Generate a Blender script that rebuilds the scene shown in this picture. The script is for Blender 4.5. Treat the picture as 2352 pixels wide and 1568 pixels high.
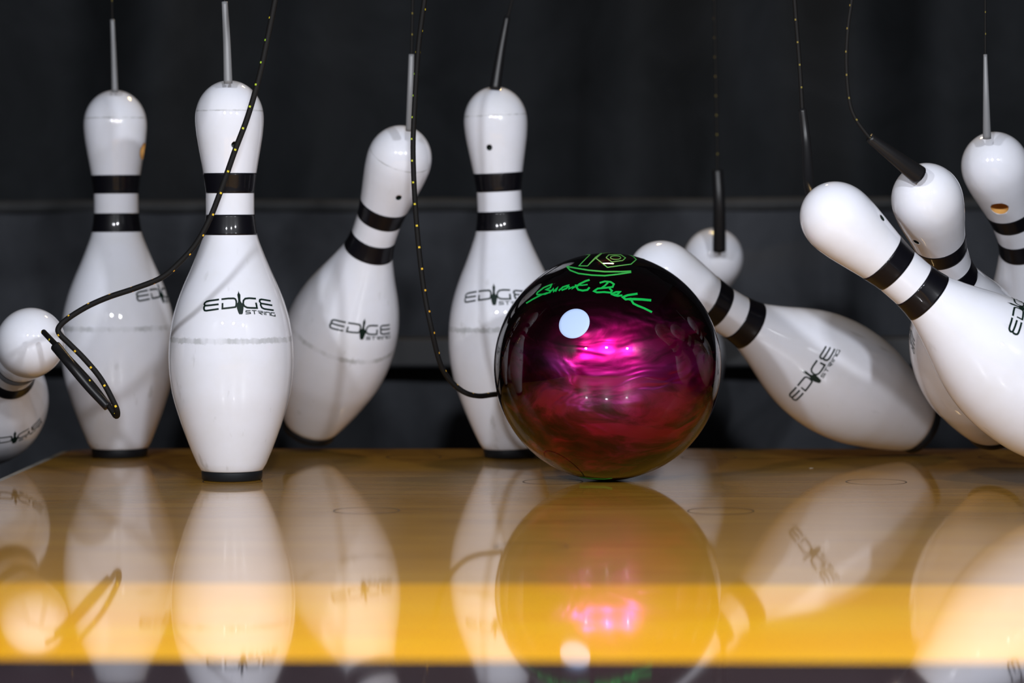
import bpy, math, random
from mathutils import Vector, Matrix, noise
S = bpy.context.scene
C = S.collection
for o in list(bpy.data.objects): bpy.data.objects.remove(o)
random.seed(4)
IN = .0254

# ---------------------------------------------------------------- camera
CAM = Vector((0.0917, -2.3391, 0.2739))
yaw, pit, roll = .0453, .0491, -.0035
fw = Vector((-math.sin(yaw)*math.cos(pit), math.cos(yaw)*math.cos(pit), -math.sin(pit)))
rt = Vector((math.cos(yaw), math.sin(yaw), 0)); up = rt.cross(fw)
rt2 = math.cos(roll)*rt + math.sin(roll)*up; up2 = -math.sin(roll)*rt + math.cos(roll)*up
cd = bpy.data.cameras.new('camera'); cam = bpy.data.objects.new('camera', cd); C.objects.link(cam)
cam.matrix_world = Matrix.Translation(CAM) @ Matrix((rt2, up2, -fw)).transposed().to_4x4()
cd.sensor_width = 36; cd.lens = 36*6982/2352; cd.clip_start = .05
cd.dof.use_dof = True; cd.dof.focus_distance = 2.80; cd.dof.aperture_fstop = 4.2
S.camera = cam

# ---------------------------------------------------------------- world, lamps, exposure
S.view_settings.view_transform = 'Standard'; S.view_settings.look = 'None'
S.view_settings.gamma = 1; S.view_settings.use_curve_mapping = False
S.view_settings.exposure = 0.0
w = bpy.data.worlds.new('hall'); S.world = w; w.use_nodes = True
w.node_tree.nodes['Background'].inputs[0].default_value = (.75, .82, .9, 1)
w.node_tree.nodes['Background'].inputs[1].default_value = .028
def area(name, loc, target, sx, sy, watts, col):
    l = bpy.data.lights.new(name, 'AREA'); l.shape = 'RECTANGLE'; l.size = sx; l.size_y = sy
    l.energy = watts; l.color = col
    o = bpy.data.objects.new(name, l); C.objects.link(o); o.location = loc
    o.rotation_euler = (Vector(target)-Vector(loc)).to_track_quat('-Z', 'Y').to_euler()
    return o
# three small spotlights under the masking unit, and one warm lamp high behind the pit
for x, e in ((-.56, 12.8), (.05, 12.4), (.66, 15.5)):
    area('pin_spotlight', (x, -1.04, .74), (x*.35, .55, .16), .06, .045, e, (.92, .945, 1.0))
area('pit_lamp', (.05, 1.44, 1.25), (0, .2, .1), .12, .04, 3.5, (1, .68, .32))

# ---------------------------------------------------------------- materials
def mat(name): 
    m = bpy.data.materials.new(name); m.use_nodes = True
    return m, m.node_tree, m.node_tree.nodes['Principled BSDF']
def plain(name, col, rough=.5, coat=0, spec=.5, metal=0, crough=.03):
    m, t, b = mat(name)
    b.inputs['Base Color'].default_value = (*col, 1); b.inputs['Roughness'].default_value = rough
    b.inputs['Coat Weight'].default_value = coat; b.inputs['Coat Roughness'].default_value = crough
    b.inputs['Specular IOR Level'].default_value = spec; b.inputs['Metallic'].default_value = metal
    return m
def N(t, kind, **k):
    n = t.nodes.new(kind)
    for a, v in k.items():
        if a.startswith('i_'):
            key = a[2:].replace('_', ' ')
            n.inputs[int(key) if key.isdigit() else key].default_value = v
        else: setattr(n, a, v)
    return n
def math_(t, op, a, b=None, c=None):
    n = t.nodes.new('ShaderNodeMath'); n.operation = op
    for i, v in enumerate((a, b, c)):
        if v is None: continue
        if isinstance(v, (int, float)): n.inputs[i].default_value = v
        else: t.links.new(v, n.inputs[i])
    return n.outputs[0]
def mixc(t, f, a, b):
    n = t.nodes.new('ShaderNodeMix'); n.data_type = 'RGBA'
    for s, v in ((0, f), (6, a), (7, b)):
        if isinstance(v, (int, float)): n.inputs[s].default_value = v
        elif isinstance(v, tuple): n.inputs[s].default_value = (*v, 1)
        else: t.links.new(v, n.inputs[s])
    return n.outputs[2]
def ramp(t, f, pts):
    n = t.nodes.new('ShaderNodeValToRGB'); t.links.new(f, n.inputs[0])
    e = n.color_ramp.elements
    while len(e) < len(pts): e.new(.5)
    for x, (p, c) in zip(e, pts): x.position = p; x.color = (*c, 1) if isinstance(c, tuple) else (c, c, c, 1)
    return n.outputs[0]

def pin_material(name, lines):
    m, t, b = mat(name)
    tc = N(t, 'ShaderNodeTexCoord'); inf = N(t, 'ShaderNodeObjectInfo')
    off = N(t, 'ShaderNodeVectorMath', operation='ADD'); t.links.new(tc.outputs['Object'], off.inputs[0])
    cmb = N(t, 'ShaderNodeCombineXYZ'); r9 = math_(t, 'MULTIPLY', inf.outputs['Random'], 9.0)
    for i in range(2): t.links.new(r9, cmb.inputs[i])
    t.links.new(cmb.outputs[0], off.inputs[1]); P = off.outputs[0]
    sx = N(t, 'ShaderNodeSeparateXYZ'); t.links.new(tc.outputs['Object'], sx.inputs[0]); z = sx.outputs[2]
    n1 = N(t, 'ShaderNodeTexNoise', i_Scale=220.0, i_Detail=4.0); t.links.new(P, n1.inputs['Vector'])
    n2 = N(t, 'ShaderNodeTexNoise', i_Scale=26.0, i_Detail=5.0, i_Roughness=.65); t.links.new(P, n2.inputs['Vector'])
    mp = N(t, 'ShaderNodeMapping'); mp.inputs['Scale'].default_value = (1, 1, .35); t.links.new(P, mp.inputs[0])
    n3 = N(t, 'ShaderNodeTexNoise', i_Scale=75.0, i_Detail=3.0, i_Roughness=.5); t.links.new(mp.outputs[0], n3.inputs['Vector'])
    col = (.665, .68, .75)
    dirt = ramp(t, n2.outputs['Fac'], [(.42, 0.0), (.75, 1.0)])
    col = mixc(t, math_(t, 'MULTIPLY', dirt, .24), col, (.55, .54, .50))
    fleck = ramp(t, n3.outputs['Fac'], [(.66, 0.0), (.74, 1.0)])
    low = ramp(t, z, [(.0, 1.0), (.14, .8), (.25, .12)])
    col = mixc(t, math_(t, 'MULTIPLY', math_(t, 'MULTIPLY', fleck, low), .45), col, (.33, .33, .33))
    if lines:
        for h, wd in ((13.85*IN, .0009), (5.32*IN, .0032)):
            d = math_(t, 'ABSOLUTE', math_(t, 'SUBTRACT', z, h))
            wob = math_(t, 'MULTIPLY', n1.outputs['Fac'], wd*2)
            near = math_(t, 'SUBTRACT', 1.0, math_(t, 'DIVIDE', d, wob)); near = ramp(t, near, [(.0, 0.0), (.45, 1.0)])
            brk = ramp(t, n3.outputs['Fac'], [(.40, .25), (.58, 1.0)])
            col = mixc(t, math_(t, 'MULTIPLY', math_(t, 'MULTIPLY', near, brk), .5), col, (.20, .21, .20))
    t.links.new(col, b.inputs['Base Color'])
    b.inputs['Roughness'].default_value = .5; b.inputs['Specular IOR Level'].default_value = .08
    b.inputs['Coat Weight'].default_value = 1.0; b.inputs['Coat Roughness'].default_value = .02
    return m
M_pin = pin_material('pin_plastic_scuffed', True)
M_pin2 = pin_material('pin_plastic_clean', False)
M_band = plain('band_black', (.003, .003, .005), .40, .35, spec=.12, crough=.06)
M_logo = plain('logo_ink', (.004, .013, .010), .4, .25, spec=.1)
M_base = plain('base_rubber', (.006, .007, .009), .55, spec=.2)
M_hole = plain('hole_dark', (.004, .012, .008), .6)
M_wood = plain('raw_maple', (.62, .33, .09), .7)
M_sleeve = plain('sleeve_plastic', (.008, .008, .009), .38, spec=.3)
M_sleeve2 = plain('sleeve_lit_plastic', (.17, .175, .185), .42, spec=.4)  # black sleeve plastic with its lit grey sheen put into the colour
M_edge = plain('deck_edge_strip', (.20, .19, .17), .4)
M_black = plain('black_painted_wood', (.010, .011, .014), .6)
M_gut = plain('gutter_plastic', (.008, .009, .012), .4)
M_disc = plain('disc_pale_blue', (.40, .53, .80), .6)
M_green = plain('engraving_green', (.0, .36, .055), .45, .4)

def cord_material(name, k_=1.0):
    m, t, b = mat(name)
    uv = N(t, 'ShaderNodeUVMap'); s = N(t, 'ShaderNodeSeparateXYZ'); t.links.new(uv.outputs[0], s.inputs[0])
    L, A = s.outputs[0], s.outputs[1]
    k = math_(t, 'FRACT', math_(t, 'DIVIDE', L, .0207))
    a = math_(t, 'FRACT', math_(t, 'ADD', math_(t, 'MULTIPLY', A, 2.0), math_(t, 'MULTIPLY', L, 3.0)))
    f = math_(t, 'MULTIPLY', math_(t, 'LESS_THAN', k, .085), math_(t, 'LESS_THAN', a, .26))
    br = math_(t, 'SINE', math_(t, 'ADD', math_(t, 'MULTIPLY', L, 4200.0), math_(t, 'MULTIPLY', A, 25.13)))
    br = ramp(t, br, [(.0, 0.0), (1.0, 1.0)])
    c = mixc(t, br, (.002, .002, .002), (.006, .005, .005))
    hue = ramp(t, math_(t, 'FRACT', math_(t, 'MULTIPLY', L, 1.7)), [(.0, (.60*k_, .50*k_, .02)), (.6, (.72*k_, .36*k_, .03)), (1.0, (.25*k_, .50*k_, .03))])
    t.links.new(mixc(t, f, c, hue), b.inputs['Base Color']); b.inputs['Roughness'].default_value = .7; b.inputs['Specular IOR Level'].default_value = .2
    return m
M_cord = cord_material('braided_cord'); M_cord_dull = cord_material('dull_braided_cord', .22)  # second is the same cord, flecks dimmed in place of focus blur

def wood_material(name, c1, c2, c3, rough, boards, coat=1.0, crough=.03, spec=.5):
    m, t, b = mat(name)
    tc = N(t, 'ShaderNodeTexCoord')
    mp = N(t, 'ShaderNodeMapping'); mp.inputs['Scale'].default_value = (1, 7, 1); t.links.new(tc.outputs['Object'], mp.inputs[0])
    n = N(t, 'ShaderNodeTexNoise', i_Scale=4.5, i_Detail=7.0, i_Roughness=.6, i_Distortion=.6); t.links.new(mp.outputs[0], n.inputs['Vector'])
    mp2 = N(t, 'ShaderNodeMapping'); mp2.inputs['Scale'].default_value = (4, 90, 1); t.links.new(tc.outputs['Object'], mp2.inputs[0])
    n2 = N(t, 'ShaderNodeTexNoise', i_Scale=3.0, i_Detail=4.0); t.links.new(mp2.outputs[0], n2.inputs['Vector'])
    v = math_(t, 'ADD', math_(t, 'MULTIPLY', n.outputs['Fac'], .75), math_(t, 'MULTIPLY', n2.outputs['Fac'], .25))
    col = ramp(t, v, [(.30, c1), (.5, c2), (.70, c3)])
    t.links.new(col, b.inputs['Base Color'])
    b.inputs['Roughness'].default_value = rough; b.inputs['Specular IOR Level'].default_value = spec
    b.inputs['Coat Weight'].default_value = coat; b.inputs['Coat Roughness'].default_value = crough
    return m
M_deck = wood_material('pin_deck_laminate', (.37, .175, .015), (.48, .235, .022), (.59, .32, .038), .36, True, coat=1.0, crough=.042, spec=.6)
M_yel = wood_material('yellow_lane_strip', (.86, .36, .004), (.92, .44, .006), (.96, .54, .010), .36, False, coat=1.0, crough=.042, spec=.3)
M_dark = wood_material('dark_lane_front', (.016, .010, .014), (.022, .014, .018), (.030, .018, .024), .6, False, coat=1.0, crough=.042, spec=.05)

def curtain_material(name, c1, c2):
    m, t, b = mat(name)
    tc = N(t, 'ShaderNodeTexCoord')
    n = N(t, 'ShaderNodeTexNoise', i_Scale=6.0, i_Detail=6.0, i_Roughness=.6, i_Distortion=.8); t.links.new(tc.outputs['Object'], n.inputs['Vector'])
    n2 = N(t, 'ShaderNodeTexNoise', i_Scale=900.0, i_Detail=1.0); t.links.new(tc.outputs['Object'], n2.inputs['Vector'])
    v = math_(t, 'ADD', math_(t, 'MULTIPLY', n.outputs['Fac'], .8), math_(t, 'MULTIPLY', n2.outputs['Fac'], .2))
    t.links.new(ramp(t, v, [(.35, c1), (.68, c2)]), b.inputs['Base Color']); b.inputs['Roughness'].default_value = .85
    b.inputs['Specular IOR Level'].default_value = .2
    return m
M_curt = curtain_material('black_drape', (.007, .0085, .010), (.016, .018, .021))
M_cush = curtain_material('charcoal_cushion_cover', (.016, .018, .022), (.045, .048, .056))

M_hilite = curtain_material('edge_highlight_cloth', (.016, .018, .020), (.046, .047, .049))

def ball_material():
    m, t, b = mat('pearl_magenta_resin')
    tc = N(t, 'ShaderNodeTexCoord')
    mp = N(t, 'ShaderNodeMapping'); mp.inputs['Rotation'].default_value = (.5, .6, .35); mp.inputs['Scale'].default_value = (1.0, 1.0, 2.2); mp.inputs['Location'].default_value = (5.9, 0, 0)
    t.links.new(tc.outputs['Object'], mp.inputs[0])
    n0 = N(t, 'ShaderNodeTexNoise', i_Scale=7.0, i_Detail=3.0); t.links.new(mp.outputs[0], n0.inputs['Vector'])
    vm = N(t, 'ShaderNodeVectorMath', operation='MULTIPLY_ADD'); t.links.new(n0.outputs['Color'], vm.inputs[0])
    vm.inputs[1].default_value = (.10, .10, .10); t.links.new(mp.outputs[0], vm.inputs[2])
    n = N(t, 'ShaderNodeTexNoise', i_Scale=10.0, i_Detail=6.0, i_Roughness=.6, i_Distortion=1.3); t.links.new(vm.outputs[0], n.inputs['Vector'])
    n2 = N(t, 'ShaderNodeTexNoise', i_Scale=8.0, i_Detail=3.0, i_Distortion=.8); t.links.new(vm.outputs[0], n2.inputs['Vector'])
    pearl = ramp(t, n.outputs['Fac'], [(.40, 0.0), (.50, .30), (.60, 1.0)])
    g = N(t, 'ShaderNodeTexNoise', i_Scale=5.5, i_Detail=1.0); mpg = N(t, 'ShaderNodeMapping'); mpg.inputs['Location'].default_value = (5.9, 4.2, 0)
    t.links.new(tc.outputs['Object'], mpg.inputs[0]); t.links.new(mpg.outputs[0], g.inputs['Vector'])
    pearl = math_(t, 'MULTIPLY', pearl, ramp(t, g.outputs['Fac'], [(.40, .12), (.58, 1.0)]))  # pearl patches placed to brighten the lit core and darken the underside
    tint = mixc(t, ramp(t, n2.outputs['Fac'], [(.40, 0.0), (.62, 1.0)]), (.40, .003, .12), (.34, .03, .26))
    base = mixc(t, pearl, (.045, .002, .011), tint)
    t.links.new(base, b.inputs['Base Color'])
    b.inputs['Metallic'].default_value = 1.0; b.inputs['Specular Tint'].default_value = (.10, .005, .02, 1); b.inputs['Coat IOR'].default_value = 1.45
    t.links.new(math_(t, 'ADD', .21, math_(t, 'MULTIPLY', n2.outputs['Fac'], .16)), b.inputs['Roughness'])
    bp = N(t, 'ShaderNodeBump', i_Strength=.8, i_Distance=.010); t.links.new(n2.outputs['Fac'], bp.inputs['Height'])
    t.links.new(bp.outputs[0], b.inputs['Normal'])
    b.inputs['Coat Weight'].default_value = 1.0; b.inputs['Coat Roughness'].default_value = .012
    return m
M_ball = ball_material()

# ---------------------------------------------------------------- mesh helpers
def link(name, vs, fs, m, parent=None, smooth=True, uvs=None):
    me = bpy.data.meshes.new(name); me.from_pydata([tuple(v) for v in vs], [], fs)
    for x in (m if isinstance(m, (list, tuple)) else [m]): me.materials.append(x)
    if smooth: me.polygons.foreach_set('use_smooth', [True]*len(me.polygons))
    if uvs:
        l = me.uv_layers.new(name='UVMap')
        for i, loop in enumerate(me.loops): l.data[i].uv = uvs[loop.vertex_index]
    me.update()
    o = bpy.data.objects.new(name, me); C.objects.link(o)
    if parent: o.parent = parent
    return o
def box(name, x0, x1, y0, y1, z0, z1, m, parent=None, bev=0):
    vs = [(x, y, z) for x in (x0, x1) for y in (y0, y1) for z in (z0, z1)]
    fs = [(0, 1, 3, 2), (4, 6, 7, 5), (0, 4, 5, 1), (2, 3, 7, 6), (0, 2, 6, 4), (1, 5, 7, 3)]
    o = link(name, vs, fs, m, parent, smooth=False)
    if bev:
        b = o.modifiers.new('b', 'BEVEL'); b.width = bev; b.segments = 3
    return o
def smoothpath(pts, n=10):
    out = []
    P = [pts[0]]+list(pts)+[pts[-1]]
    for i in range(1, len(P)-2):
        p0, p1, p2, p3 = (Vector(p) for p in P[i-1:i+3])
        for k in range(n):
            t = k/n
            out.append(.5*((2*p1)+(p2-p0)*t+(2*p0-5*p1+4*p2-p3)*t*t+(3*p1-p0-3*p2+p3)*t**3))
    out.append(Vector(pts[-1])); return out
def tube(name, path, rad, m, parent=None, seg=12):
    """rad: function of 0..1 along the length"""
    n = len(path); acc = [0]
    for i in range(1, n): acc.append(acc[-1]+(path[i]-path[i-1]).length)
    vs, uv, fs = [], [], []; prev = None
    for i, p in enumerate(path):
        t = (path[min(i+1, n-1)]-path[max(i-1, 0)]).normalized()
        a = (prev if prev else (Vector((0, 1, 0)) if abs(t.y) < .9 else Vector((1, 0, 0))))
        a = (a-t*a.dot(t)).normalized(); prev = a; b = t.cross(a); r = rad(acc[i]/acc[-1])
        for k in range(seg+1):
            g = 2*math.pi*k/seg
            vs.append(p+r*(math.cos(g)*a+math.sin(g)*b)); uv.append((acc[i], k/seg))
    w_ = seg+1
    for i in range(n-1):
        for k in range(seg): fs.append((i*w_+k, i*w_+k+1, (i+1)*w_+k+1, (i+1)*w_+k))
    fs.append(tuple(range(seg))[::-1]); fs.append(tuple((n-1)*w_+k for k in range(seg)))
    return link(name, vs, fs, m, parent, uvs=uv)
def tag(o, label=None, cat=None, group=None, kind=None):
    for k, v in (('label', label), ('category', cat), ('group', group), ('kind', kind)):
        if v: o[k] = v
    return o

# ---------------------------------------------------------------- the setting
HW = .527
def deck():
    pts = [(HW, -.225), (HW, .895)]; r = .035
    for k in range(9):
        a = math.pi/2+math.pi/2*k/8; pts.append((-HW+r+r*math.cos(a), .895-r+r*math.sin(a)))
    pts.append((-HW, -.225)); n = len(pts)
    vs = [(x, y, 0) for x, y in pts]+[(x, y, -.04) for x, y in pts]
    fs = [tuple(range(n)), tuple(range(2*n-1, n-1, -1))]+[(i, n+i, n+(i+1) % n, (i+1) % n) for i in range(n)]
    return tag(link('floor', vs, fs, M_deck, smooth=False), kind='structure')
D = deck()
tag(box('floor_yellow_strip', -HW, HW, -.573, -.2255, -.04, 0, M_yel), kind='structure')  # strip across the lane coloured yellow
tag(box('floor_dark_lane', -HW, HW, -3.4, -.5735, -.04, 0, M_dark), kind='structure')  # lane from the strip to the front coloured dark
tag(box('trim_1', -HW-.007, -HW-.0005, -3.4, .865, -.04, .0, M_edge, bev=.001), kind='structure')
tag(box('trim_2', HW+.0005, HW+.007, -3.4, .865, -.04, .0, M_edge, bev=.001), kind='structure')
def ring(x, y, r, wd, parent):
    vs, fs = [], []; n = 72
    for k in range(n):
        a = 2*math.pi*k/n
        for q in (r-wd/2, r+wd/2): vs.append((x+q*math.cos(a), y+q*math.sin(a), .0002))
    for k in range(n): fs.append((2*k, 2*k+1, (2*k+3) % (2*n), (2*k+2) % (2*n)))
    link('pin_spot', vs, fs, M_ring, parent, smooth=False)
M_ring = plain('spot_ring_paint', (.035, .018, .008), .45, .3)
s_ = .3048; r_ = s_*math.sqrt(3)/2
for q in range(4):
    for k in range(q+1): ring((k-q/2)*s_, q*r_, .0282, .0013, D)
link('dust_fleck', [(.251+.0022*math.cos(a), .664+.0022*math.sin(a), .0006) for a in [i*math.pi/4 for i in range(8)]],
     [tuple(range(8))], plain('fleck_white', (.8, .75, .65), .6), D)
# gutters either side of the deck: half-round troughs
for sgn, nm in ((-1, 'gutter_left'), (1, 'gutter_right')):
    vs, fs = [], []; n = 16; R = .118; cx = sgn*(HW+.012+R)
    for j, y in enumerate((-3.4, 1.35)):
        for k in range(n+1):
            a = math.pi+math.pi*k/n
            vs.append((cx+R*math.cos(a), y, -.035+R*.75*math.sin(a)))
        for k in range(n+1):
            a = 2*math.pi-math.pi*k/n
            vs.append((cx+(R+.004)*math.cos(a), y, -.040+(R*.75+.004)*math.sin(a)))
    w_ = 2*(n+1)
    for k in range(w_): fs.append((k, (k+1) % w_, w_+(k+1) % w_, w_+k))
    tag(link(nm, vs, fs, M_gut), kind='structure')
tag(box('wall_left', -.83, -.80, -3.4, 1.7, -.25, 1.0, M_black), kind='structure')
tag(box('wall_right', .80, .83, -3.4, 1.7, -.25, 1.0, M_black), kind='structure')
tag(box('floor_pit', -.80, .80, -3.4, 1.7, -.27, -.25, M_black), kind='structure')

def drape(name, x0, x1, y0, z0, z1, amp, freq, m, nx=420, nz=40, seed=0., flare=1.0, cre=0.0):
    vs, fs = [], []
    for side in (0, 1):
        for j in range(nz+1):
            z = z0+(z1-z0)*j/nz
            for i in range(nx+1):
                x = x0+(x1-x0)*i/nx
                ph = x*freq+1.7*noise.noise(Vector((x*1.6, z*.5, seed)))
                y = y0+amp*(math.sin(ph)*.5+.35*math.sin(ph*1.83+1.1)+.9*noise.noise(Vector((x*5, z*.9, seed+3))))*flare
                y += cre*noise.noise(Vector((x*4, z*9, seed+9)))+cre*.5*noise.noise(Vector((x*11, z*16, seed+19)))
                vs.append((x, y+side*.006, z))
    w_ = nx+1; off = (nz+1)*w_
    for j in range(nz):
        for i in range(nx):
            a = j*w_+i
            fs.append((a, a+1, a+1+w_, a+w_)); fs.append((off+a, off+a+w_, off+a+1+w_, off+a+1))
    for i in range(nx):
        fs.append((i, off+i, off+i+1, i+1)); a = nz*w_+i; fs.append((a, a+1, off+a+1, off+a))
    return link(name, vs, fs, m)
tag(drape('pit_curtain', -.79, .79, 1.53, .18, 1.15, .08, 15, M_curt, seed=2.),
    'black cloth curtain hanging in vertical folds behind the pins', 'curtain')
cu = drape('pit_cushion', -.79, .79, 1.40, -.24, .262, .004, 14, M_cush, seed=7., cre=.022, nz=60)
vs, fs = [], []                       # added roll standing in for the highlight along the cushion's top edge
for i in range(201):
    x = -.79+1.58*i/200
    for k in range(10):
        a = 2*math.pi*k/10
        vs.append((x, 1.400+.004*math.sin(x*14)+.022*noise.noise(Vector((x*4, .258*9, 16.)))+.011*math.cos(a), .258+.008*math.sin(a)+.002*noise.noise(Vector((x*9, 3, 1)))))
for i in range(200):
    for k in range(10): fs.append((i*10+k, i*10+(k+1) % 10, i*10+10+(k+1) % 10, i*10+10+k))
link('edge_highlight', vs, fs, M_hilite, cu)
tag(cu, 'charcoal creased pit cushion below the curtain, behind the pins', 'cushion')
tag(box('pit_rail', -.79, .79, 1.325, 1.355, .062, .098, M_black, bev=.004),
    'flat black horizontal rail across the lower part of the pit cushion', 'rail')

# ---------------------------------------------------------------- pins
PROF = [(0, 1.02), (.10, 1.13), (.38, 1.165), (.55, 1.27), (.75, 1.36), (1.2, 1.55), (2.25, 1.93), (3.375, 2.235), (4.2, 2.33), (4.6, 2.343), (5.1, 2.325), (5.875, 2.225), (6.6, 2.04), (7.25, 1.80), (8.0, 1.47),
        (8.625, 1.215), (9.15, 1.03), (9.6, .945), (10.1, .905), (10.75, .905), (11.3, .965), (11.9, 1.06), (12.5, 1.165), (13.1, 1.255), (13.55, 1.285)]
def cubic(xs, ys):
    n = len(xs); h = [xs[i+1]-xs[i] for i in range(n-1)]; d = [(ys[i+1]-ys[i])/h[i] for i in range(n-1)]
    m = [d[0]]+[0 if d[i-1]*d[i] <= 0 else 2*d[i-1]*d[i]/(d[i-1]+d[i]) for i in range(1, n-1)]+[d[-1]]
    m[-1] = 0
    def f(x):
        i = 0
        while i < n-2 and x > xs[i+1]: i += 1
        t = (x-xs[i])/h[i]
        return (2*t**3-3*t*t+1)*ys[i]+(t**3-2*t*t+t)*h[i]*m[i]+(-2*t**3+3*t*t)*ys[i+1]+(t**3-t*t)*h[i]*m[i+1]
    return f
_pf = cubic([p[0] for p in PROF], [p[1] for p in PROF])
TOPC, TOPR = 13.55, 1.285
def prof(h):                       # inches -> radius in inches
    if h <= TOPC: return _pf(h)
    u = min(1, (h-TOPC)/(15.0-TOPC)); return TOPR*math.sqrt(max(0, 1-u**2.1))
def surf(az, h, off=0.0):          # local +X is azimuth 0
    r = prof(h)*IN; dr = (prof(min(h+.02, 14.99))-prof(h-.02))/(.04)
    n = Vector((1, 0, -dr)).normalized(); p = Vector((r, 0, h*IN))+n*off
    return Vector((p.x*math.cos(az), p.x*math.sin(az), p.z))
def lathe(hs, rs, seg=96, cap0=True, cap1=True):
    vs, fs = [], []
    for h, r in zip(hs, rs):
        for k in range(seg):
            a = 2*math.pi*k/seg; vs.append((r*IN*math.cos(a), r*IN*math.sin(a), h*IN))
    for i in range(len(hs)-1):
        for k in range(seg): fs.append((i*seg+k, i*seg+(k+1) % seg, (i+1)*seg+(k+1) % seg, (i+1)*seg+k))
    if cap0: fs.append(tuple(range(seg))[::-1])
    if cap1: fs.append(tuple((len(hs)-1)*seg+k for k in range(seg)))
    return vs, fs
# body
hs = [.36, .37]+[.38+(TOPC-.38)*i/130 for i in range(131)]+[TOPC+(15-TOPC)*math.sin(math.pi/2*i/22) for i in range(1, 22)]+[14.9985]
rs = [1.10, 1.15]+[prof(h) for h in hs[2:]]
BODY = lathe(hs, rs)
BASE = lathe([0, .0, .05, .30, .36, .36], [.95, 1.07, 1.13, 1.15, 1.13, .9])
def band_mesh(h0, h1):
    n = 10; e = .012
    hh = [h0]+[h0+(h1-h0)*i/n for i in range(n+1)]+[h1]
    rr = [prof(h0)-.02]+[prof(h)+e for h in hh[1:-1]]+[prof(h1)-.02]
    return lathe(hh, rr, 96, False, False)
BANDS = [band_mesh(10.78, 11.53), band_mesh(9.22, 9.98)]

# strokes of the printed logo, traced in units of 1/660 inch
def to_surf(px, py, half):
    az = math.asin(max(-1, min(1, (px-973)/1347.)))-math.asin(207/1347.)
    h = 7.6-(py-15)/660.
    return az, h
LOGO = [([(675, 505), (430, 540), (365, 558), (330, 590), (322, 622), (345, 658), (430, 650), (675, 620)], 44),
        ([(345, 656), (326, 690), (330, 740), (352, 772), (390, 778), (682, 733)], 44),
        ([(735, 500), (900, 482), (1050, 480), (1085, 495), (1108, 540), (1110, 600), (1103, 655), (1080, 690), (900, 712), (770, 725), (768, 590)], 44),
        ([(1612, 495), (1440, 480), (1340, 490), (1290, 535), (1275, 610), (1300, 670), (1360, 705), (1450, 715), (1600, 722), (1595, 590)], 44),
        ([(1972, 560), (1750, 515), (1705, 525), (1690, 565), (1715, 612), (1985, 670)], 42),
        ([(1715, 612), (1700, 650), (1718, 715), (1770, 748), (1992, 790)], 42),
        ([(1438, 780), (1330, 780), (1325, 815), (1425, 820), (1432, 850), (1315, 858)], 20),
        ([(1465, 780), (1580, 785)], 20), ([(1522, 785), (1524, 872)], 22),
        ([(1605, 795), (1712, 805), (1710, 842), (1620, 832), (1705, 888)], 20), ([(1752, 808), (1752, 893)], 20),
        ([(1785, 902), (1788, 825), (1868, 835), (1885, 852), (1880, 917)], 20),
        ([(2003, 858), (1915, 845), (1905, 910), (1995, 935), (1998, 890)], 20)]
NEEDLE = [(300, 1179, 1182), (335, 1170, 1190), (362, 1160, 1202), (385, 1145, 1220), (405, 1142, 1224), (430, 1146, 1222), (500, 1155, 1217), (540, 1155, 1216), (580, 1145, 1232), (610, 1122, 1258), (645, 1108, 1282), (690, 1112, 1280), (740, 1122, 1272), (800, 1140, 1260), (845, 1155, 1250), (866, 1172, 1232)]
def ribbon(pts, wd, fn, step):
    """a flat stroke following a traced line; fn maps 2-D to the surface"""
    P = [Vector((*pts[0], 0))]
    for a, b in zip(pts, pts[1:]):
        a, b = Vector((*a, 0)), Vector((*b, 0)); n = max(1, int((b-a).length/step))
        for k in range(1, n+1): P.append(a.lerp(b, k/n))
    vs, fs = [], []
    for i, p in enumerate(P):
        d0 = (P[i]-P[i-1]).normalized() if i else (P[1]-P[0]).normalized()
        d1 = (P[i+1]-P[i]).normalized() if i < len(P)-1 else d0
        t = (d0+d1)
        t = t.normalized() if t.length > .2 else d1
        n = Vector((-t.y, t.x, 0)); k = 1/max(.62, n.dot(Vector((-d1.y, d1.x, 0))))
        for s in (-1, 0, 1): vs.append(fn(*(p+n*(s*k*wd/2)).xy))
    for i in range(len(P)-1):
        for s in (0, 1): fs.append((3*i+s, 3*i+s+1, 3*i+4+s, 3*i+3+s))
    return vs, fs
def logo_mesh(az0):
    V, F = [], []
    def fn(x, y):
        az, h = to_surf(x, y, 0); return surf(az0+az, h, .00022)
    for pts, wd in LOGO:
        v, f = ribbon(pts, wd, fn, 30); F += [tuple(len(V)+i for i in q) for q in f]; V += v
    b = len(V)
    for y, xl, xr in NEEDLE:
        for s in (0, .5, 1): V.append(fn(xl+(xr-xl)*s, y))
    for i in range(len(NEEDLE)-1):
        for s in (0, 1): F.append((b+3*i+s, b+3*i+s+1, b+3*i+4+s, b+3*i+3+s))
    return V, F
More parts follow.
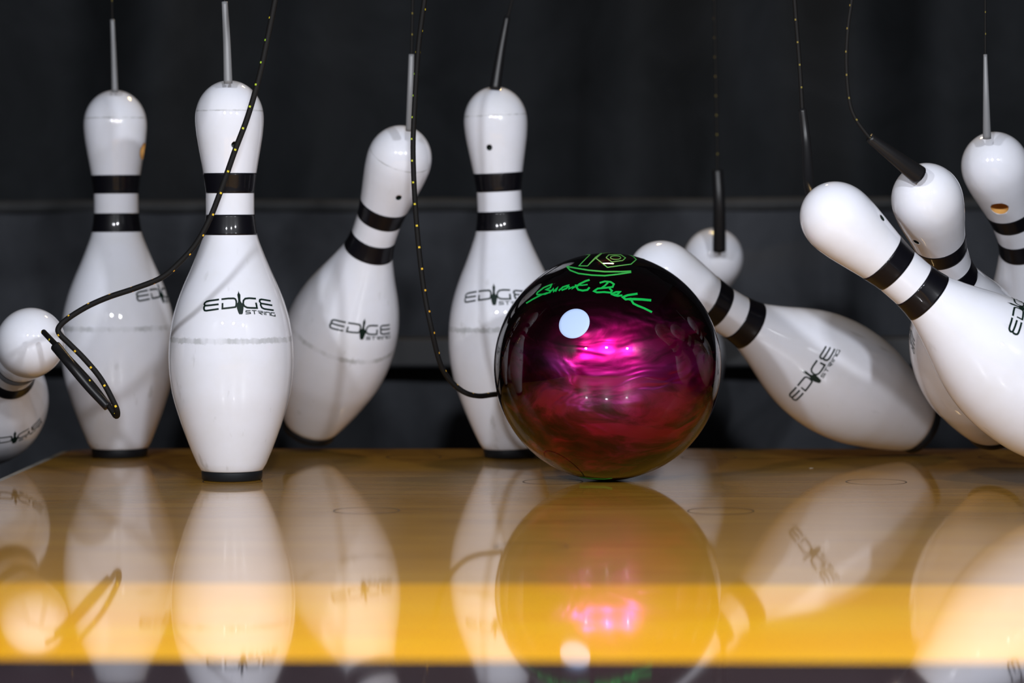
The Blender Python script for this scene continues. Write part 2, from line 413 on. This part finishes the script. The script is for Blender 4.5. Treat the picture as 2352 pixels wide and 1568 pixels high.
def pin(label, base, axis, logo_az, scuffed=True, big=None, small=True, hole_az=None, hole_h=12.57, logo=True):
    base = Vector(base); ax = Vector(axis).normalized()
    root = bpy.data.objects.new('bowling_pin', None); C.objects.link(root); root.empty_display_size = .05
    tag(root, label, 'bowling pin', 'string bowling pins')
    mid = base+ax*.19; v = CAM-mid; v = (v-ax*v.dot(ax)).normalized()       # local +X faces the bowler's side
    y = ax.cross(v)
    root.matrix_world = Matrix.Translation(base) @ Matrix((v, y, ax)).transposed().to_4x4()
    m = M_pin if scuffed else M_pin2
    la = math.radians(logo_az); holes = []
    if big is not None: holes.append((math.radians(big), 12.5, .34, .55, M_wood, 'plug_hole'))
    if small: holes.append((la if hole_az is None else math.radians(hole_az), hole_h, .12, .35, M_hole, 'screw_hole'))
    body = link('pin_body', *BODY, [m], root)
    # drill the holes: boolean with short cylinders, then colour the bore
    tmp = []
    for az, h, r, dep, hm, nm in holes:
        c = surf(az, h); ax2 = Vector((math.cos(az), math.sin(az), 0)); u = Vector((-math.sin(az), math.cos(az), 0)); k_ = 32
        vs = []
        for d in (.01, -dep*IN):
            for k in range(k_):
                g = 2*math.pi*k/k_; vs.append(c+ax2*d+u*r*IN*math.cos(g)+Vector((0, 0, 1))*r*IN*math.sin(g))
        fs = [tuple(range(k_))[::-1], tuple(range(k_, 2*k_))]+[(k, (k+1) % k_, k_+(k+1) % k_, k_+k) for k in range(k_)]
        cu = link('cutter', vs, fs, hm, root, smooth=False); tmp.append((cu, c, r, hm))
        import bmesh
        bm = bmesh.new(); bm.from_mesh(cu.data); bmesh.ops.recalc_face_normals(bm, faces=bm.faces); bm.to_mesh(cu.data); bm.free()
        bo = body.modifiers.new('hole', 'BOOLEAN'); bo.object = cu; bo.operation = 'DIFFERENCE'; bo.solver = 'EXACT'
    if tmp:
        bpy.context.view_layer.update()
        me = bpy.data.meshes.new_from_object(body.evaluated_get(bpy.context.evaluated_depsgraph_get()))
        body.modifiers.clear(); old = body.data; body.data = me; bpy.data.meshes.remove(old)
        me.materials.clear(); me.materials.append(m)
        for cu, c, r, hm in tmp: me.materials.append(hm)
        for p in me.polygons:
            p.material_index = 0; q = p.center
            rr = math.hypot(q.x, q.y); inside = prof(max(.4, min(14.9, q.z/IN)))*IN-rr
            if inside > .0009:
                for i, (cu, c, r, hm) in enumerate(tmp):
                    if (q-c).length < (.018 if r > .2 else .011): p.material_index = i+1
            p.use_smooth = p.material_index == 0
        for cu, *_ in tmp: bpy.data.objects.remove(cu)
    link('base_ring', *BASE, M_base, root)
    for b in BANDS: link('neck_band', *b, M_band, root)
    if logo: link('printed_logo', *logo_mesh(la), M_logo, root)
    return root
# poses in metres: base point and axis of each pin; points along each cord
PINS = {'A': ((-0.4605, 0.7998, 0.0), (-0.004, 0.0, 1.0)),
        'B': ((-0.3079, 0.5464, 0.0), (0.001, 0.0, 1.0)),
        'C': ((-0.2709, 0.8703, 0.0218), (0.3233, -0.4651, 0.8241)),
        'D': ((-0.051, 0.7939, 0.0015), (-0.0431, -0.0328, 0.9985)),
        'F': ((0.3742, 0.8171, 0.0276), (-0.7779, -0.4098, 0.4764)),
        'G': ((0.0931, 1.2635, -0.0), (0.1977, -0.7901, 0.5802)),
        'H': ((0.5174, 0.4602, 0.0274), (-0.744, -0.1915, 0.6401)),
        'I': ((0.4349, 0.6949, 0.0383), (-0.2611, -0.7074, 0.6568)),
        'J': ((0.541, 0.8453, 0.0556), (-0.3325, -0.6351, 0.6972)),
        'K': ((-0.6272, 0.8317, 0.0207), (0.3746, -0.8686, 0.3243))}
BALL = (0.0516, 0.5432, 0.108)
CORDS = {'A': dict(sl=[[-0.4562, 0.7681, 0.3775], [-0.4575, 0.7701, 0.4186], [-0.4588, 0.7717, 0.452]], co=[[-0.4588, 0.7716, 0.4498], [-0.4592, 0.7726, 0.4721], [-0.4596, 0.7753, 0.5257]]),
         'B': dict(sl=[[-0.3042, 0.5144, 0.3767], [-0.3053, 0.5162, 0.4143], [-0.3073, 0.518, 0.4536]], co=[[-0.3073, 0.5179, 0.4511], [-0.3081, 0.5193, 0.4798], [-0.3097, 0.5212, 0.5207]]),
         'C': dict(sl=[[-0.1438, 0.6499, 0.3345], [-0.1421, 0.6418, 0.3727], [-0.1412, 0.6436, 0.4089]], co=[[-0.1412, 0.6435, 0.4068], [-0.1399, 0.6463, 0.4622], [-0.139, 0.6489, 0.5134]]),
         'D': dict(sl=[[-0.0655, 0.7659, 0.3786], [-0.0597, 0.768, 0.4163], [-0.053, 0.7701, 0.4526]], co=[[-0.053, 0.77, 0.4508], [-0.0481, 0.7711, 0.4694], [-0.0374, 0.7742, 0.5226]]),
         'G': dict(sl=[[0.1666, 0.9385, 0.2104], [0.1662, 0.9208, 0.2596], [0.1644, 0.9226, 0.2968]], co=[[0.1644, 0.9224, 0.2922], [0.1631, 0.9269, 0.3851], [0.1614, 0.9314, 0.4781], [0.161, 0.9346, 0.5432]]),
         'H': dict(sl=[[0.2402, 0.4033, 0.2647], [0.2364, 0.434, 0.2812], [0.2351, 0.4557, 0.3171], [0.2315, 0.4571, 0.3489]], co=[[0.2315, 0.457, 0.3469], [0.2288, 0.4592, 0.3926], [0.2245, 0.4617, 0.4483], [0.2218, 0.4639, 0.4961]]),
         'I': dict(sl=[[0.3337, 0.4137, 0.2878], [0.3098, 0.3984, 0.305], [0.2877, 0.3882, 0.3212]], co=[[0.2889, 0.3881, 0.3197], [0.2753, 0.3884, 0.3383], [0.2695, 0.3891, 0.3566], [0.2672, 0.3906, 0.3895], [0.2688, 0.3922, 0.4205], [0.272, 0.3935, 0.4438], [0.2774, 0.396, 0.4903]]),
         'J': dict(sl=[[0.4129, 0.5794, 0.3232], [0.411, 0.5712, 0.3635], [0.4103, 0.5731, 0.4027]], co=[[0.4103, 0.573, 0.4006], [0.4103, 0.5757, 0.4543], [0.4104, 0.5781, 0.5038]]),
         'F': dict(sl=[[0.0866, 0.664, 0.2052], [0.0758, 0.6725, 0.1834], [0.0692, 0.6805, 0.1486]], co=[[0.0701, 0.6807, 0.1529], [0.0648, 0.6888, 0.1179], [0.0429, 0.6963, 0.087], [-0.0003, 0.6838, 0.0769], [-0.0333, 0.6422, 0.0766], [-0.0575, 0.6111, 0.0774], [-0.0742, 0.5903, 0.0771], [-0.0887, 0.5799, 0.0825], [-0.1022, 0.5699, 0.0965], [-0.1099, 0.5604, 0.1143], [-0.1166, 0.5516, 0.1459], [-0.1224, 0.5528, 0.175], [-0.1273, 0.5544, 0.2124], [-0.131, 0.5563, 0.2539], [-0.133, 0.558, 0.2912], [-0.1334, 0.5597, 0.3244], [-0.1317, 0.5616, 0.3617], [-0.1287, 0.564, 0.4073], [-0.1254, 0.5655, 0.4364], [-0.1225, 0.5667, 0.4571], [-0.1162, 0.5694, 0.5069]]),
         'K': dict(sl=[[-0.4558, 0.4404, 0.1333], [-0.4381, 0.4254, 0.116], [-0.4212, 0.4202, 0.0971], [-0.4032, 0.4151, 0.0791]], co=[[-0.472, 0.4654, 0.1454], [-0.4592, 0.4455, 0.1371], [-0.4361, 0.4255, 0.118], [-0.4173, 0.4204, 0.0983], [-0.4016, 0.4151, 0.0787], [-0.3952, 0.4101, 0.0711], [-0.3919, 0.4004, 0.0746], [-0.3941, 0.3957, 0.084], [-0.406, 0.3962, 0.1058], [-0.4206, 0.3965, 0.1236], [-0.4344, 0.3965, 0.1375], [-0.4434, 0.3965, 0.1466], [-0.4442, 0.3968, 0.1525], [-0.4363, 0.3975, 0.1604], [-0.4185, 0.3989, 0.1714], [-0.3988, 0.4002, 0.18], [-0.3751, 0.4017, 0.1878], [-0.3514, 0.4032, 0.1972], [-0.3355, 0.4046, 0.2102], [-0.3197, 0.4062, 0.2279], [-0.3071, 0.4079, 0.2507], [-0.296, 0.4098, 0.2791], [-0.2841, 0.4119, 0.3126], [-0.2722, 0.414, 0.3442], [-0.2615, 0.4164, 0.3817], [-0.2543, 0.4183, 0.4152], [-0.2476, 0.4203, 0.4487], [-0.2384, 0.423, 0.4961]])}
pin('upright white pin at the rear left deck corner, tan plug hole in its head', *PINS['A'], 60, big=76, small=False)
pin('upright white pin standing forward of the others, facing square on, crossed by a cord', *PINS['B'], 8.9)
pin('white pin leaning right with its head towards the viewer, behind the tall front pin', *PINS['C'], 23)
pin('upright white pin half hidden behind the left side of the magenta ball', *PINS['D'], -12, hole_az=-15)
pin('knocked over white pin lying diagonally just right of the magenta ball, logo running uphill', *PINS['F'], -14, False, small=False)
pin('white pin behind the ball of which only the round head and black sleeve show', *PINS['G'], 150, False, small=False, logo=False)
pin('nearest white pin falling to the right edge, its base out of the frame', *PINS['H'], 67, False, hole_az=63)
pin('white pin with a slanting black sleeve in its head, tucked behind the nearest falling pin', *PINS['I'], -118, False, hole_az=-43)
pin('white pin at the far right edge with an orange-brown plug hole below its head', *PINS['J'], 150, False, big=-20, small=False, logo=False)
pin('white pin toppled towards the viewer over the left gutter, cord looped at its head', *PINS['K'], 52, False, small=False)

# ---------------------------------------------------------------- cords
def cord(key, label, r, sl_r, sleeve_mat=None, sl_n=8):
    d = CORDS[key]; co = smoothpath(d['co'], 8)
    root = bpy.data.objects.new('pin_cord', None); C.objects.link(root); root.location = co[0]
    root.empty_display_size = .02; tag(root, label, 'cord', 'cords the pins hang from')
    inv = -co[0]
    tube('braided_line', [p+inv for p in co], lambda t: r, M_cord if key in 'FK' else M_cord_dull, root, 10)
    sp = [p+inv for p in smoothpath(d['sl'], sl_n)]
    a, b = sl_r
    s = tube('cord_sleeve', sp, lambda t: a+(b-a)*t, sleeve_mat or M_sleeve, root, 20)
    return root
cord('A', 'thin straight cord with a pale sleeve above the far left upright pin', .0011, (.0034, .0022), M_sleeve2)
cord('B', 'cord with a pale grey sleeve rising straight from the tall front pin', .0014, (.0042, .0030), M_sleeve2)
cord('C', 'grey-sleeved cord rising from the leaning pin, beside the long hanging cord', .0015, (.0040, .0028), M_sleeve2)
cord('D', 'dark sleeved cord leaning right above the pin beside the ball', .0015, (.0058, .0030))
cord('G', 'dark cord with a black sleeve dropping onto the head behind the ball', .0017, (.0072, .0058))
cord('H', 'dark cord whose black sleeve ends behind the head of the nearest falling pin', .0021, (.0062, .0036))
cord('I', 'bowed cord ending in a thick black slanting sleeve on a tilted head', .0017, (.0088, .0042))
cord('J', 'straight cord with a shiny grey sleeve at the far right edge', .0011, (.0040, .0018), M_sleeve2)
cord('F', 'long slack yellow-flecked cord hanging straight, then curling behind the magenta ball', .0026, (.005, .004))
cord('K', 'yellow-flecked cord looped below the gutter pin and sweeping up across two pins', .0026, (.0050, .0044))

# ---------------------------------------------------------------- ball
BC_ = Vector(BALL); BR = .108
root = bpy.data.objects.new('bowling_ball', None); C.objects.link(root); root.location = BC_; root.empty_display_size = .05
tag(root, 'glossy magenta pearl bowling ball with green lettering and a pale blue disc', 'bowling ball')
vs, fs = [], []; nu, nv = 160, 96
for j in range(1, nv):
    th = math.pi*j/nv
    for i in range(nu):
        a = 2*math.pi*i/nu; vs.append((BR*math.sin(th)*math.cos(a), BR*math.sin(th)*math.sin(a), BR*math.cos(th)))
t0 = len(vs); vs += [(0, 0, BR), (0, 0, -BR)]
for j in range(nv-2):
    for i in range(nu): fs.append((j*nu+i, (j+1)*nu+i, (j+1)*nu+(i+1) % nu, j*nu+(i+1) % nu))
for i in range(nu): fs.append((t0, i, (i+1) % nu)); fs.append((t0+1, (nv-2)*nu+(i+1) % nu, (nv-2)*nu+i))
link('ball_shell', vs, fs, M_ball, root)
bw = (CAM-BC_).normalized(); bx = Vector((-bw.y, bw.x, 0)).normalized(); by = bw.cross(bx)   # the face of the ball turned to the bowler
def onball(u, v, off=.00018):          # u, v: fractions of the ball's radius on that face
    q = u*u+v*v
    if q > .9999: u, v = u/math.sqrt(q/.9999), v/math.sqrt(q/.9999); q = .9999
    return (bx*u+by*v+bw*math.sqrt(1-q))*(BR+off)
def eng(x, y): return onball(((1180+x/6.918)-1395)/261.3, (842-(560+y/6.918))/261.3)
V, F = [], []
ENG = [([(1130, 175), (1218, 181), (1045, 375), (1180, 378), (1400, 150)], 15), ([(1205, 345), (1300, 235), (1420, 128)], 11),
       ([(1400, 165), (1312, 250), (1490, 405), (1860, 350), (1945, 268), (1900, 215), (1820, 165)], 16), ([(1400, 165), (1480, 148), (1560, 145)], 8),
       ([(1470, 240), (1560, 315), (1730, 290), (1775, 243), (1700, 185), (1515, 190), (1470, 240)], 14),
       ([(1620+82*math.cos(a), 240+32*math.sin(a)) for a in [i*math.pi/12 for i in range(25)]], 12),
       ([(1960, 190), (2020, 215), (2085, 255)], 9),
       ([(852, 378), (1000, 412), (1200, 450), (1450, 475), (1700, 475), (1860, 466)], 24), ([(852, 378), (910, 445), (1040, 500), (1250, 530), (1450, 540), (1650, 518), (1860, 484)], 24)]
SCR = [([(222, 958), (330, 895), (470, 828), (560, 800)], 30), ([(385, 822), (400, 790), (500, 715), (625, 665), (600, 720), (530, 750), (600, 765), (590, 795), (520, 822), (385, 825)], 30),
       ([(590, 805), (650, 735), (655, 785), (720, 715), (685, 785)], 28), ([(735, 772), (800, 715), (890, 685), (860, 735), (780, 765)], 32), ([(900, 700), (895, 745), (960, 710), (945, 745), (1000, 700)], 28),
       ([(1215, 605), (1150, 625), (1060, 670), (1010, 715), (1040, 760), (1110, 775), (1180, 765), (1215, 725)], 38), ([(985, 688), (1100, 690), (1185, 680)], 26),
       ([(1370, 655), (1450, 632), (1540, 640), (1590, 675), (1570, 720), (1450, 735), (1340, 745), (1280, 785), (1330, 805), (1440, 800), (1540, 810), (1560, 780), (1520, 740)], 36), ([(1500, 650), (1450, 700), (1400, 735)], 34),
       ([(1540, 835), (1620, 800), (1690, 795), (1640, 840), (1570, 845), (1650, 862), (1720, 850)], 36), ([(1955, 825), (1800, 850), (1725, 880), (1770, 915), (1860, 905)], 42),
       ([(2165, 928), (2020, 915), (1900, 910), (1820, 915)], 48), ([(1850, 915), (1890, 980), (1960, 1015), (2050, 1050), (2175, 1112)], 40)]
ex = [([(1330-1180)*6.918, (1096-560)*6.918], [(1388-1180)*6.918, (1099-560)*6.918])]
for pts, wd in ENG+[(p, q*.8) for p, q in SCR]:
    v, f = ribbon(pts, wd, eng, 25); F += [tuple(len(V)+i for i in q) for q in f]; V += v
link('green_lettering', V, F, M_green, root)
v, f = ribbon([(1040, 3695), (1240, 3712), (1440, 3718), (1560, 3700)], 22, eng, 25)
link('green_mark', v, f, M_green, root)
cu_, cv_ = (1321-1395)/261.3, (842-745)/261.3
cn = onball(cu_, cv_, 0).normalized(); e1 = cn.cross(Vector((0, 0, 1))).normalized(); e2 = cn.cross(e1)
vs, fs = [], []; n = 48; ang = .0148/BR
for j, q in enumerate((1.0, .97, .8, .5, .2)):
    for k in range(n):
        g = 2*math.pi*k/n; a = ang*q
        vs.append((cn*math.cos(a)+(e1*math.cos(g)+e2*math.sin(g))*math.sin(a))*(BR+(.0001 if j == 0 else .0005)))
for j in range(4):
    for k in range(n): fs.append((j*n+k, j*n+(k+1) % n, (j+1)*n+(k+1) % n, (j+1)*n+k))
fs.append(tuple(4*n+k for k in range(n)))
link('blue_disc', vs, fs, M_disc, root)
